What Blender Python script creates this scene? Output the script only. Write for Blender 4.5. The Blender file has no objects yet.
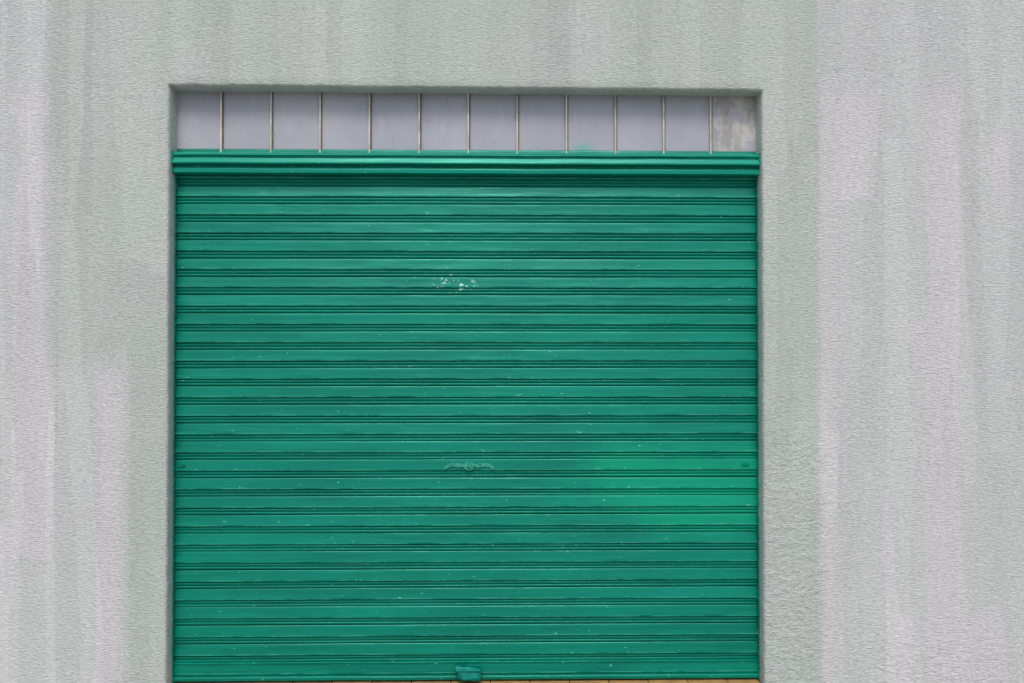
import bpy, bmesh, math, random
from mathutils import Vector, noise, Matrix
random.seed(7)
scene=bpy.context.scene
CAM=Vector((0,-4.5,1.655))
XL,XR=-1.630,1.342
ZT=2.995
def srgb(r,g,b):
    f=lambda c:(c/12.92 if c<=0.04045 else ((c+0.055)/1.055)**2.4)
    return (f(r/255),f(g/255),f(b/255),1)

# ---------------- node helpers ----------------
class M:
    def __init__(s,name):
        s.m=bpy.data.materials.new(name); s.m.use_nodes=True
        s.t=s.m.node_tree; s.t.nodes.clear()
        s.out=s.t.nodes.new('ShaderNodeOutputMaterial')
        s.b=s.t.nodes.new('ShaderNodeBsdfPrincipled')
        s.t.links.new(s.b.outputs[0],s.out.inputs[0])
        s.co=s.t.nodes.new('ShaderNodeTexCoord').outputs['Object']
    def n(s,t,**k):
        x=s.t.nodes.new(t)
        for a,b in k.items(): setattr(x,a,b)
        return x
    def put(s,sock,v):
        if isinstance(v,bpy.types.NodeSocket): s.t.links.new(v,sock)
        else: sock.default_value=v
    def math(s,op,a,b=0.0,c=0.0,clamp=False):
        x=s.n('ShaderNodeMath',operation=op,use_clamp=clamp)
        s.put(x.inputs[0],a); s.put(x.inputs[1],b); s.put(x.inputs[2],c)
        return x.outputs[0]
    def vmul(s,v,sc):
        x=s.n('ShaderNodeVectorMath',operation='MULTIPLY'); s.put(x.inputs[0],v); x.inputs[1].default_value=sc
        return x.outputs[0]
    def vadd(s,v,w):
        x=s.n('ShaderNodeVectorMath',operation='ADD'); s.put(x.inputs[0],v); s.put(x.inputs[1],w)
        return x.outputs[0]
    def noise(s,scale,vec=None,detail=4,rough=0.55,st=(1,1,1),off=(0,0,0),color=False):
        v=vec if vec is not None else s.co
        if st!=(1,1,1): v=s.vmul(v,st)
        if off!=(0,0,0): v=s.vadd(v,off)
        x=s.n('ShaderNodeTexNoise'); s.put(x.inputs['Vector'],v)
        x.inputs['Scale'].default_value=scale; x.inputs['Detail'].default_value=detail; x.inputs['Roughness'].default_value=rough
        return x.outputs['Color' if color else 'Fac']
    def step(s,v,a,b,lo=0.0,hi=1.0):
        x=s.n('ShaderNodeMapRange',interpolation_type='SMOOTHSTEP')
        s.put(x.inputs[0],v); x.inputs[1].default_value=a; x.inputs[2].default_value=b
        x.inputs[3].default_value=lo; x.inputs[4].default_value=hi
        return x.outputs[0]
    def mix(s,f,a,b,mode='MIX'):
        x=s.n('ShaderNodeMix',data_type='RGBA',blend_type=mode)
        s.put(x.inputs[0],f); s.put(x.inputs[6],a); s.put(x.inputs[7],b)
        return x.outputs[2]
    def sep(s,v):
        x=s.n('ShaderNodeSeparateXYZ'); s.put(x.inputs[0],v); return x.outputs
    def bump(s,h,strength,dist,normal=None):
        x=s.n('ShaderNodeBump'); s.put(x.inputs['Height'],h); s.put(x.inputs['Strength'],strength); x.inputs['Distance'].default_value=dist
        if normal is not None: s.put(x.inputs['Normal'],normal)
        return x.outputs[0]
    def fin(s,col=None,rough=None,normal=None,metal=None,spec=None,tint=None):
        if col is not None: s.put(s.b.inputs['Base Color'],col)
        if rough is not None: s.put(s.b.inputs['Roughness'],rough)
        if normal is not None: s.put(s.b.inputs['Normal'],normal)
        if metal is not None: s.put(s.b.inputs['Metallic'],metal)
        if spec is not None: s.put(s.b.inputs['Specular IOR Level'],spec)
        if tint is not None: s.put(s.b.inputs['Specular Tint'],tint)
        return s.m

# ---------------- stucco ----------------
def stucco():
    m=M('weathered_stucco')
    wob=m.noise(2.5,color=True,detail=1)
    wob2=m.noise(60,color=True,detail=1)
    p=m.vadd(m.co,m.vmul(m.vadd(wob,(-.5,-.5,-.5)),(.025,0,.25)))
    p=m.vadd(p,m.vmul(m.vadd(wob2,(-.5,-.5,-.5)),(.030,0,.06)))
    def vor(sx,sz,off):
        v=m.vadd(m.vmul(p,(sx,0,sz)),off)
        x=m.n('ShaderNodeTexVoronoi',distance='CHEBYCHEV'); m.put(x.inputs['Vector'],v); x.inputs['Scale'].default_value=1
        x.inputs['Randomness'].default_value=.75
        return m.sep(x.outputs['Color'])[0]
    patA=vor(4.6,.50,(3.1,.5,1.7)); patB=vor(9.5,.7,(8.2,.5,5.1))
    streak=m.noise(1.0,st=(8,1,.45),detail=2,rough=.5)
    cloud=m.noise(1.3,detail=4,rough=.6,off=(4,2,7))
    s3=m.sep(p)
    X,Z=s3[0],s3[2]
    g=m.math('MULTIPLY',m.step(X,-2.28,-2.18),m.step(X,1.61,1.65,1,0))
    left_low=m.math('MULTIPLY',m.step(X,-1.9,-1.8,1,0),m.step(Z,1.5,1.7,1,0))
    g=m.math('MULTIPLY',g,m.math('SUBTRACT',1.0,m.math('MULTIPLY',left_low,m.step(patA,.38,.42,0.2,1.0))))
    gout=m.math('MULTIPLY',m.step(patA,.68,.71),.5)
    topb=m.math('MULTIPLY',m.step(Z,2.85,3.1),.45)
    g=m.math('MAXIMUM',g,m.math('MAXIMUM',gout,topb))
    g=m.math('MULTIPLY',g,m.step(cloud,.25,.6,.6,1.0))
    col=m.mix(g,srgb(214,211,213),srgb(190,199,191))
    val=m.math('ADD',m.math('MULTIPLY',m.math('SUBTRACT',patB,.5),.10),m.math('MULTIPLY',m.math('SUBTRACT',patA,.5),.09))
    val=m.math('ADD',val,m.math('MULTIPLY',m.math('SUBTRACT',streak,.5),.12))
    val=m.math('ADD',val,m.math('MULTIPLY',m.math('SUBTRACT',cloud,.5),.18))
    f1=m.noise(1.0,st=(42,50,130),detail=3,rough=.75)
    f3=m.noise(38,detail=4,rough=.75)
    mott=m.math('MULTIPLY',m.math('SUBTRACT',f1,.5),.70)
    mott=m.math('ADD',mott,m.math('MULTIPLY',m.math('SUBTRACT',f3,.5),.38))
    val=m.math('ADD',m.math('ADD',val,mott),1.0)
    vc=m.n('ShaderNodeCombineXYZ')
    for i in range(3): m.put(vc.inputs[i],val)
    col=m.mix(1.0,col,vc.outputs[0],'MULTIPLY')
    pit=m.math('MULTIPLY',m.step(f3,.28,.37,1,0),.5)
    col=m.mix(pit,col,srgb(132,129,124))
    o3=m.sep(m.co); X,Z=o3[0],m.math('ADD',o3[2],m.math('MULTIPLY',f3,.3))
    rp=m.math('MULTIPLY',m.step(Z,1.25,1.5,1,0),m.math('MULTIPLY',m.step(X,1.3,1.4),m.step(X,1.55,1.72,1,0)))
    rp2=m.math('MULTIPLY',m.math('MULTIPLY',m.step(Z,.1,.7,1,0),m.step(X,1.4,2.0)),.8)
    rp=m.math('MAXIMUM',rp,rp2)
    lump=m.noise(1.0,st=(18,22,30),detail=4,rough=.75)
    h=m.math('ADD',m.math('MULTIPLY',f1,1.2),m.math('MULTIPLY',f3,.6))
    h=m.math('ADD',h,m.math('MULTIPLY',lump,m.math('ADD',m.math('MULTIPLY',rp,2.6),.2)))
    nrm=m.bump(h,.9,.009)
    return m.fin(col,.93,nrm,spec=.15)

# ---------------- green paint ----------------
def green(name,lift=0.0):
    m=M(name)
    n1=m.noise(1.0,st=(1.1,1,6),detail=4,rough=.6)
    n2=m.noise(1.0,st=(3.0,5,75),detail=4,rough=.7)
    n3=m.noise(2.2,detail=4,rough=.65,off=(5,1,2))
    base=m.mix(m.step(n1,.3,.7),srgb(0,106,87),srgb(0,122,100))
    base=m.mix(m.math('MULTIPLY',m.step(n2,.48,.72),.35),base,srgb(0,144,118))
    base=m.mix(m.math('MULTIPLY',m.step(n2,.45,.28),.25),base,srgb(0,94,77))
    s=m.sep(m.co)
    dx=m.math('DIVIDE',m.math('SUBTRACT',s[0],1.0),.75); dz=m.math('DIVIDE',m.math('SUBTRACT',s[2],.98),.26)
    r=m.math('ADD',m.math('MULTIPLY',dx,dx),m.math('MULTIPLY',dz,dz))
    r=m.math('ADD',r,m.math('MULTIPLY',m.math('SUBTRACT',n3,.5),2.0))
    base=m.mix(m.math('MULTIPLY',m.step(r,.0,1.3,1,0),.65),base,srgb(0,150,108))
    base=m.mix(m.math('MULTIPLY',m.step(n3,.52,.7),.22),base,srgb(0,94,80))
    if lift: base=m.mix(lift,base,srgb(10,160,130))
    sp=m.noise(1.0,st=(28,28,75),detail=3,rough=.6,off=(1,9,3))
    base=m.mix(m.math('MULTIPLY',m.step(sp,.68,.74),.8),base,srgb(120,190,172))
    # pale knocked-off flecks gathered in one scuffed spot
    fx=m.math('DIVIDE',m.math('ADD',s[0],.22),.12); fz=m.math('DIVIDE',m.math('SUBTRACT',s[2],2.02),.05)
    fr2=m.math('ADD',m.math('MULTIPLY',fx,fx),m.math('MULTIPLY',fz,fz))
    fl=m.noise(1.0,st=(45,45,60),detail=2,off=(3,3,1))
    base=m.mix(m.math('MULTIPLY',m.step(fr2,.3,1.2,1,0),m.step(fl,.58,.64)),base,srgb(175,214,204))
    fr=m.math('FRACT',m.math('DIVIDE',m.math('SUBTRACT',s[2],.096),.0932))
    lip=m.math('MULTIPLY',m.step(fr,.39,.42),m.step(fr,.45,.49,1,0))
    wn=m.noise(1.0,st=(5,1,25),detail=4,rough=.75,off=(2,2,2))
    base=m.mix(m.math('MULTIPLY',lip,m.step(wn,.38,.60,0,.65)),base,srgb(60,172,146))  # worn slat lip, its thin highlight painted into the colour
    h=m.math('ADD',n2,m.math('MULTIPLY',sp,.4))
    nrm=m.bump(h,.28,.003)
    rough=m.step(n2,.3,.7,.18,.36)
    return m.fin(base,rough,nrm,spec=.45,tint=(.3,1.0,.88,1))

def simple(name,c1,c2,scale=8,rough=.6,metal=0,bs=.2,st=(1,1,1),spec=.5,tint=None):
    m=M(name); a=m.noise(scale,detail=4,rough=.6,st=st)
    col=m.mix(m.step(a,.3,.7),c1,c2)
    return m.fin(col,rough,m.bump(m.noise(scale*12,detail=2),bs,.002),metal,spec,tint)

def transom_mat():
    m=M('grey_sheet_metal')
    a=m.noise(2.2,detail=3); b=m.noise(1.0,st=(14,1,3),detail=4,rough=.7)
    col=m.mix(m.step(a,.35,.65),srgb(164,166,176),srgb(176,177,184))
    col=m.mix(m.math('MULTIPLY',m.step(b,.55,.75),.35),col,srgb(194,193,194))
    s=m.sep(m.co)
    last=m.step(s[0],1.10,1.14)
    ch=m.noise(11,detail=5,rough=.65,off=(3,3,3))
    flake=m.math('MULTIPLY',last,m.step(ch,.44,.56))
    col=m.mix(flake,col,srgb(196,192,190))
    col=m.mix(m.math('MULTIPLY',last,m.step(b,.45,.6,0,.5)),col,srgb(146,138,134))
    dx=m.math('DIVIDE',m.math('SUBTRACT',s[0],.455),.075); dz=m.math('DIVIDE',m.math('SUBTRACT',s[2],2.70),.05)
    r=m.math('ADD',m.math('MULTIPLY',dx,dx),m.math('MULTIPLY',dz,dz))
    r=m.math('ADD',r,m.math('MULTIPLY',m.math('SUBTRACT',ch,.5),2.5))
    col=m.mix(m.math('MULTIPLY',m.step(r,.2,1.3,1,0),.65),col,srgb(90,180,160))
    d=m.noise(30,detail=4,rough=.7)
    col=m.mix(m.math('MULTIPLY',m.step(d,.58,.72),.35),col,srgb(136,130,126))
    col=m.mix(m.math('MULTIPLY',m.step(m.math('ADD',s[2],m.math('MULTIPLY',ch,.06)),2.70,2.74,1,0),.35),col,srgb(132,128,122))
    return m.fin(col,.55,m.bump(a,.25,.01),spec=.3)

MS=stucco(); MG=green('green_gloss_paint'); MGH=green('green_gloss_paint_brighter',.35); MT=transom_mat()  # MGH: same green mixed toward a brighter tone, for the headbox
MRIB=simple('rib_bare_aluminium',srgb(215,213,206),srgb(176,170,158),12,.5,0)
MRUSTSHADE=simple('rust_shadow_seam',srgb(100,86,74),srgb(130,114,98),30,.8)
MSILL=simple('ochre_sill',srgb(184,148,92),srgb(150,120,76),14,.8,bs=.4,spec=.2)
MGROUT=simple('sill_joint',srgb(96,84,66),srgb(80,72,60),20,.9)
MDK=simple('dark_recess',srgb(30,34,33),srgb(22,24,24),10,.9)
MROOF=simple('roof_felt',srgb(120,120,118),srgb(100,100,100),2,.9)

def obj(name,verts,faces,mat,parent=None,smooth=False):
    me=bpy.data.meshes.new(name); me.from_pydata(verts,[],faces); me.update()
    o=bpy.data.objects.new(name,me); scene.collection.objects.link(o)
    me.materials.append(mat)
    bm=bmesh.new(); bm.from_mesh(me); bmesh.ops.recalc_face_normals(bm,faces=bm.faces); bm.to_mesh(me); bm.free()
    if smooth: me.polygons.foreach_set('use_smooth',[True]*len(me.polygons))
    if parent: o.parent=parent
    return o
def box(name,x0,x1,y0,y1,z0,z1,mat,parent=None,bev=0.0):
    bm=bmesh.new(); bmesh.ops.create_cube(bm,size=1)
    for v in bm.verts:
        v.co=Vector(((x0+x1)/2+v.co.x*(x1-x0),(y0+y1)/2+v.co.y*(y1-y0),(z0+z1)/2+v.co.z*(z1-z0)))
    if bev: bmesh.ops.bevel(bm,geom=bm.edges[:],offset=bev,segments=3,affect='EDGES',profile=.5)
    me=bpy.data.meshes.new(name); bm.to_mesh(me); bm.free(); me.materials.append(mat)
    o=bpy.data.objects.new(name,me); scene.collection.objects.link(o)
    if parent: o.parent=parent
    return o
def empty(name):
    e=bpy.data.objects.new(name,None); scene.collection.objects.link(e); return e

# ---------------- building wall with opening ----------------
bld=empty('stucco_building')
B=.012
gx=[-14,-10,-7,-5]+[-4+i*.04 for i in range(0,int((XL-B+4)/.04))]+[XL-B]
n=int((XR-XL)/.03); gx+=[XL-B+(XR-XL+2*B)*i/n for i in range(1,n)]+[XR+B]
k=XR+B+.04
while k<4: gx.append(k); k+=.04
gx+=[5,7,10,14]
gz=[-.15]; k=-.11
while k<ZT+B-.02: gz.append(k); k+=.04
gz.append(ZT+B); k=ZT+B+.04
while k<4: gz.append(k); k+=.04
gz+=[4.5,5.4]
def tilt(x,z):
    w=max(0,1-abs(z-ZT)/.5)
    return z-(.012*(max(-2.5,min(2.2,x))+.15)/2.97)*w
def wy(x,z):
    return -.004*noise.noise(Vector((x*1.2,0,z*1.1)))-.0022*noise.noise(Vector((x*6,3,z*6)))
idx={};vs=[]
for j,z in enumerate(gz):
    for i,x in enumerate(gx):
        idx[i,j]=len(vs); vs.append((x,wy(x,z),tilt(x,z)))
iL=gx.index(XL-B); iR=gx.index(XR+B); jT=gz.index(ZT+B)
fs=[]
for j in range(len(gz)-1):
    for i in range(len(gx)-1):
        if iL<=i<iR and j<jT: continue
        fs.append((idx[i,j],idx[i+1,j],idx[i+1,j+1],idx[i,j+1]))
path=[(iL,j) for j in range(0,jT+1)]+[(i,jT) for i in range(iL+1,iR+1)]+[(iR,j) for j in range(jT-1,-1,-1)]
prev=[idx[p] for p in path]
steps=[(.35,.0015),(.75,.006),(1.0,.014),(1.0,.05),(1.0,.09),(1.0,.22)]
for kx,dy in steps:
    cur=[]
    for q,(i,j) in enumerate(path):
        x,y,z=vs[idx[i,j]]
        w=.0025*noise.noise(Vector((x*9,dy*20,z*9)))+.003*noise.noise(Vector((x*22,5,z*22)))
        if i==iL: x+=B*kx+w
        if i==iR: x-=B*kx+w
        if j==jT: z-=B*kx+w
        cur.append(len(vs)); vs.append((x,y+dy,z))
    for q in range(len(path)-1):
        fs.append((prev[q],prev[q+1],cur[q+1],cur[q]))
    prev=cur
wall=obj('front_wall',vs,fs,MS,bld,smooth=True)
box('side_wall_a',-14,-13.8,.05,8,-.15,5.4,MS,bld)
box('side_wall_b',13.8,14,.05,8,-.15,5.4,MS,bld)
box('back_wall',-14,14,8,8.2,-.15,5.4,MS,bld)
box('roof',-14.05,14.05,-.06,8.25,5.4,5.5,MROOF,bld)
box('interior_back',XL-.3,XR+.3,.26,.30,-.15,3.3,MDK,bld)

# ---------------- roller shutter ----------------
sh=empty('roller_shutter')
Y0=.096
P=.0932
prof=[(.000,.0130),(.0020,.0112),(.005,.0100),(.018,.0077),(.036,.0042),(.047,.0014),(.053,.0000),(.0560,.0012),(.0577,.0050),(.0585,.0115),
      (.0605,.0120),(.0614,.0085),(.0635,.0066),(.0670,.0062),(.0720,.0076),(.0750,.0094),(.0760,.0122),
      (.0775,.0124),(.0785,.0098),(.0810,.0080),(.0850,.0080),(.0890,.0096),(.0905,.0112),(.0914,.0130)]
ZS=.096; N=28
XA,XB=XL+.004,XR-.003
nx=120
vs=[];fs=[]
for k in range(N):
    ztop=ZS+(k+1)*P
    dt=random.uniform(-.0012,.0012); dz=random.uniform(-.001,.001); tl=random.uniform(-.001,.001)
    tw=random.uniform(-.03,.03)
    dents=[(random.uniform(XA,XB),random.uniform(.01,.045),random.uniform(.02,.07),random.uniform(.001,.003)) for _ in range(random.choice([0,1,1,2]))]
    b=len(vs)
    for i in range(nx+1):
        x=XA+(XB-XA)*i/nx
        for (s,d) in prof:
            w=.0016*noise.noise(Vector((x*1.7,k*7.3,0)))+.0008*noise.noise(Vector((x*6,k*3.3,s*30)))
            for (cx,cs,rr,am) in dents:
                q=((x-cx)/rr)**2+((s-cs)/.02)**2
                if q<6: w+=am*math.exp(-q)
            sag=.0010*noise.noise(Vector((x*1.1,k*2.1,9)))
            vs.append((x,Y0+d+dt+w-(s-.03)*tw,ztop-s+dz+sag+tl*x))
    m_=len(prof)
    for i in range(nx):
        for j in range(m_-1):
            a=b+i*m_+j
            fs.append((a,a+1,a+m_+1,a+m_))
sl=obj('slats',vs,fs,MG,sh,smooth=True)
md=sl.modifiers.new('s','EDGE_SPLIT'); md.split_angle=math.radians(50)
box('slat_backing',XA,XB,Y0+.0225,Y0+.03,.02,2.72,MG,sh)

def extrude_profile(name,pr,x0,x1,mat,parent,nx=80,amp=.001,closed=True):
    vs=[];fs=[];m_=len(pr)
    for i in range(nx+1):
        x=x0+(x1-x0)*i/nx
        w=amp*noise.noise(Vector((x*2.3,len(name),0))); w2=amp*noise.noise(Vector((x*3.1,len(name),5)))
        for (y,z) in pr: vs.append((x,y+w,z+w2))
    for i in range(nx):
        for j in range(m_ if closed else m_-1):
            j2=(j+1)%m_
            fs.append((i*m_+j,i*m_+j2,(i+1)*m_+j2,(i+1)*m_+j))
    fs.append(tuple(range(m_))); fs.append(tuple(nx*m_+j for j in range(m_)))
    o=obj(name,vs,fs,mat,parent)
    bv=o.modifiers.new('b','BEVEL'); bv.width=.0022; bv.segments=2; bv.limit_method='ANGLE'; bv.angle_limit=math.radians(35)
    return o
# top lip + fascia (main), shadow gap, set-back flat lower band, undercut
hb=[(.20,2.676),(.046,2.676),(.034,2.670),(.026,2.661),(.027,2.657),(.040,2.654),(.030,2.630),(.026,2.621),(.029,2.615),(.060,2.612),(.060,2.605),
    (.050,2.602),(.046,2.590),(.046,2.573),(.056,2.570),(.075,2.569),(.20,2.569)]
extrude_profile('headbox',hb,XL-.004,XR+.002,MGH,sh,amp=.002)
box('headbox_cap_a',XL-.012,XL+.010,.030,.19,2.612,2.679,MG,sh,.003)
box('headbox_cap_b',XR-.010,XR+.010,.030,.19,2.612,2.679,MG,sh,.003)
bb=[(Y0+.018,.100),(Y0+.006,.100),(Y0-.002,.096),(Y0+.001,.084),(Y0-.005,.050),(Y0-.006,.040),(Y0+.002,.038),(Y0+.002,.034),(Y0-.014,.031),(Y0-.018,.027),(Y0-.018,.012),(Y0+.018,.011)]
extrude_profile('bottom_bar',bb,XA-.002,XB+.001,MG,sh,amp=.0015)
box('guide_a',XL-.004,XL+.007,Y0-.016,Y0-.006,.0,2.565,MG,sh,.002)
box('guide_b',XR-.006,XR+.004,Y0-.016,Y0-.006,.0,2.565,MG,sh,.002)

# ---- lock plate in middle (flat, painted over) ----
LX,LZ=-.137,1.086
MLK=simple('worn_lock_paint',srgb(4,124,100),srgb(80,166,144),60,.35,bs=.4,spec=.4,tint=(.3,1,.9,1))
bm=bmesh.new()
def disc(cx,cz,rx,rz,y0,y1,seg=28,rot=0):
    r=bmesh.ops.create_cone(bm,cap_ends=True,segments=seg,radius1=1,radius2=.86,depth=1)
    for v in r['verts']:
        x,y,z=v.co
        t=(z+.5)
        px,pz=x*rx,y*rz
        px,pz=px*math.cos(rot)-pz*math.sin(rot),px*math.sin(rot)+pz*math.cos(rot)
        v.co=Vector((cx+px,y1+(y0-y1)*t,cz+pz))
disc(LX,LZ,.030,.023,Y0-.0065,Y0+.006)
disc(LX,LZ,.013,.013,Y0-.0115,Y0-.006)
for s in(-1,1):
    disc(LX+s*.054,LZ+.005,.036,.011,Y0-.005,Y0+.006,rot=s*.10)
    disc(LX+s*.094,LZ+.004,.028,.011,Y0-.0045,Y0+.006,rot=-s*.30)
    disc(LX+s*.118,LZ-.006,.014,.009,Y0-.005,Y0+.006,rot=-s*.6)
    disc(LX+s*.098,LZ+.004,.005,.005,Y0-.008,Y0+.006)
me=bpy.data.meshes.new('lock_plate'); bm.to_mesh(me); bm.free(); me.materials.append(MLK)
lk=bpy.data.objects.new('lock_plate',me); scene.collection.objects.link(lk); lk.parent=sh
bv=lk.modifiers.new('b','BEVEL'); bv.width=.0012; bv.segments=2
box('keyhole',LX-.002,LX+.002,Y0-.0125,Y0-.010,LZ-.006,LZ+.005,MDK,sh)
for nm,cx in(('lock_bolt_a',XL+.035),('lock_bolt_b',XR-.065)):
    bm=bmesh.new(); disc(cx,LZ+.008,.022,.010,Y0-.003,Y0+.008); disc(cx+.004,LZ+.008,.006,.006,Y0-.006,Y0-.0025)
    me=bpy.data.meshes.new(nm); bm.to_mesh(me); bm.free(); me.materials.append(MG)
    o=bpy.data.objects.new(nm,me); scene.collection.objects.link(o); o.parent=sh
# ---- pull handle / lock cover at bottom ----
MG2=simple('handle_teal_paint',srgb(0,104,92),srgb(6,138,122),30,.3,bs=.5,spec=.5,tint=(.4,1,.95,1))
bm=bmesh.new()
bmesh.ops.create_cube(bm,size=1)
bmesh.ops.subdivide_edges(bm,edges=bm.edges[:],cuts=3,use_grid_fill=True)
for v in bm.verts:
    x,y,z=v.co
    w=.058+.008*(z+.5)
    sh_=.010*noise.noise(v.co*2.2)
    v.co=Vector((LX+x*2*w-.012*(z-.2)*(1 if x<0 else .2), .040+(y+.5)*.045-.012*(0.5-z)*(y<0) , .052+z*(.060-.016*x)+sh_-.006*x))
bmesh.ops.bevel(bm,geom=[e for e in bm.edges if e.calc_face_angle(0)>.8],offset=.007,segments=2,affect='EDGES')
me=bpy.data.meshes.new('handle_body'); bm.to_mesh(me); bm.free(); me.materials.append(MG2)
for p in me.polygons: p.use_smooth=True
o=bpy.data.objects.new('handle_body',me); scene.collection.objects.link(o); o.parent=sh
box('handle_flap',LX-.064,LX+.064,.030,.056,.066,.078,MG2,sh,.005)

# ---------------- transom ----------------
tr=empty('metal_transom_panel')
seams=[-1.400+.2519*i for i in range(10)]+[1.110]
edges=[XL-.01]+seams+[XR+.01]
YT=.112
for i in range(len(edges)-1):
    a,b=edges[i]+.003,edges[i+1]-.003
    tx=random.uniform(-.006,.006)
    vs=[];fs=[];nn=12;mm=6
    for q in range(nn+1):
        for r in range(mm+1):
            x=a+(b-a)*q/nn; z=2.66+.38*r/mm
            y=YT+.004*noise.noise(Vector((x*3,i*2,z*3)))+(.004 if q in(0,nn) else 0)+tx*(q/nn-.5)
            vs.append((x,y,z))
    for q in range(nn):
        for r in range(mm):
            k=q*(mm+1)+r; fs.append((k,k+1,k+mm+2,k+mm+1))
    obj('sheet_%d'%i,vs,fs,MT,tr,smooth=True)
for i,x in enumerate(seams):
    x+=random.uniform(-.002,.002)
    box('rib_%d'%i,x-.0075,x+.0015,YT-.012,YT+.004,2.66,3.03,MRIB,tr,.002)
    box('seam_%d'%i,x+.0018,x+.0068,YT-.004,YT+.006,2.66,3.03,MRUSTSHADE,tr)  # brown strip: rust plus the rib's shadow side painted into the colour
box('transom_backing',XL-.01,XR+.01,YT+.012,YT+.02,2.66,3.03,MRUSTSHADE,tr)

# ---------------- sill & pavement ----------------
si=empty('tiled_threshold')
box('bed',XL+.002,XR-.002,-.02,.24,-.149,-.004,MGROUT,si)
x=XL+.004;i=0
while x<XR-.02:
    w=min(.20,XR-.004-x)
    box('tile_%d'%i,x,x+w-.004,-.026,.235,-.03,random.uniform(-.001,.001),MSILL,si,.002); x+=w;i+=1
m=M('concrete_pavement')
c=m.mix(m.step(m.noise(.8,detail=4),.3,.7),srgb(150,148,142),srgb(128,126,121))
c=m.mix(m.math('MULTIPLY',m.step(m.noise(60,detail=2),.5,.7),.4),c,srgb(105,103,100))
MP=m.fin(c,.9,m.bump(m.noise(90,detail=2),.4,.003))
obj('pavement',[(-300,-300,-.15),(300,-300,-.15),(300,300,-.15),(-300,300,-.15)],[(0,1,2,3)],MP)

# ---------------- light ----------------
el,az=math.radians(53),math.radians(2)
w=bpy.data.worlds.new('World'); scene.world=w; w.use_nodes=True
nt=w.node_tree; bg=nt.nodes['Background']
sky=nt.nodes.new('ShaderNodeTexSky'); sky.sky_type='NISHITA'; sky.sun_disc=False
d=Vector((math.sin(az)*-1*math.cos(el),-math.cos(az)*math.cos(el),math.sin(el)))
sky.sun_elevation=el; sky.sun_rotation=math.atan2(d.x,d.y)
sky.air_density=1.0; sky.dust_density=3.0; sky.ozone_density=1.2
nt.links.new(sky.outputs[0],bg.inputs[0]); bg.inputs[1].default_value=.15
L=bpy.data.lights.new('sun','SUN'); L.energy=1.5; L.angle=math.radians(22); L.color=(1,.97,.93)
lo=bpy.data.objects.new('sun',L); scene.collection.objects.link(lo)
lo.rotation_euler=(-d).to_track_quat('-Z','Y').to_euler()

# ---------------- camera ----------------
cd=bpy.data.cameras.new('camera'); cd.lens=900/1024*36; cd.sensor_width=36; cd.clip_end=2000; cd.clip_start=.05
co=bpy.data.objects.new('camera',cd); scene.collection.objects.link(co)
co.location=CAM; co.rotation_euler=(math.radians(90)+.0147,0,-.0177)
scene.camera=co
scene.view_settings.view_transform='Standard'; scene.view_settings.look='None'; scene.view_settings.exposure=0
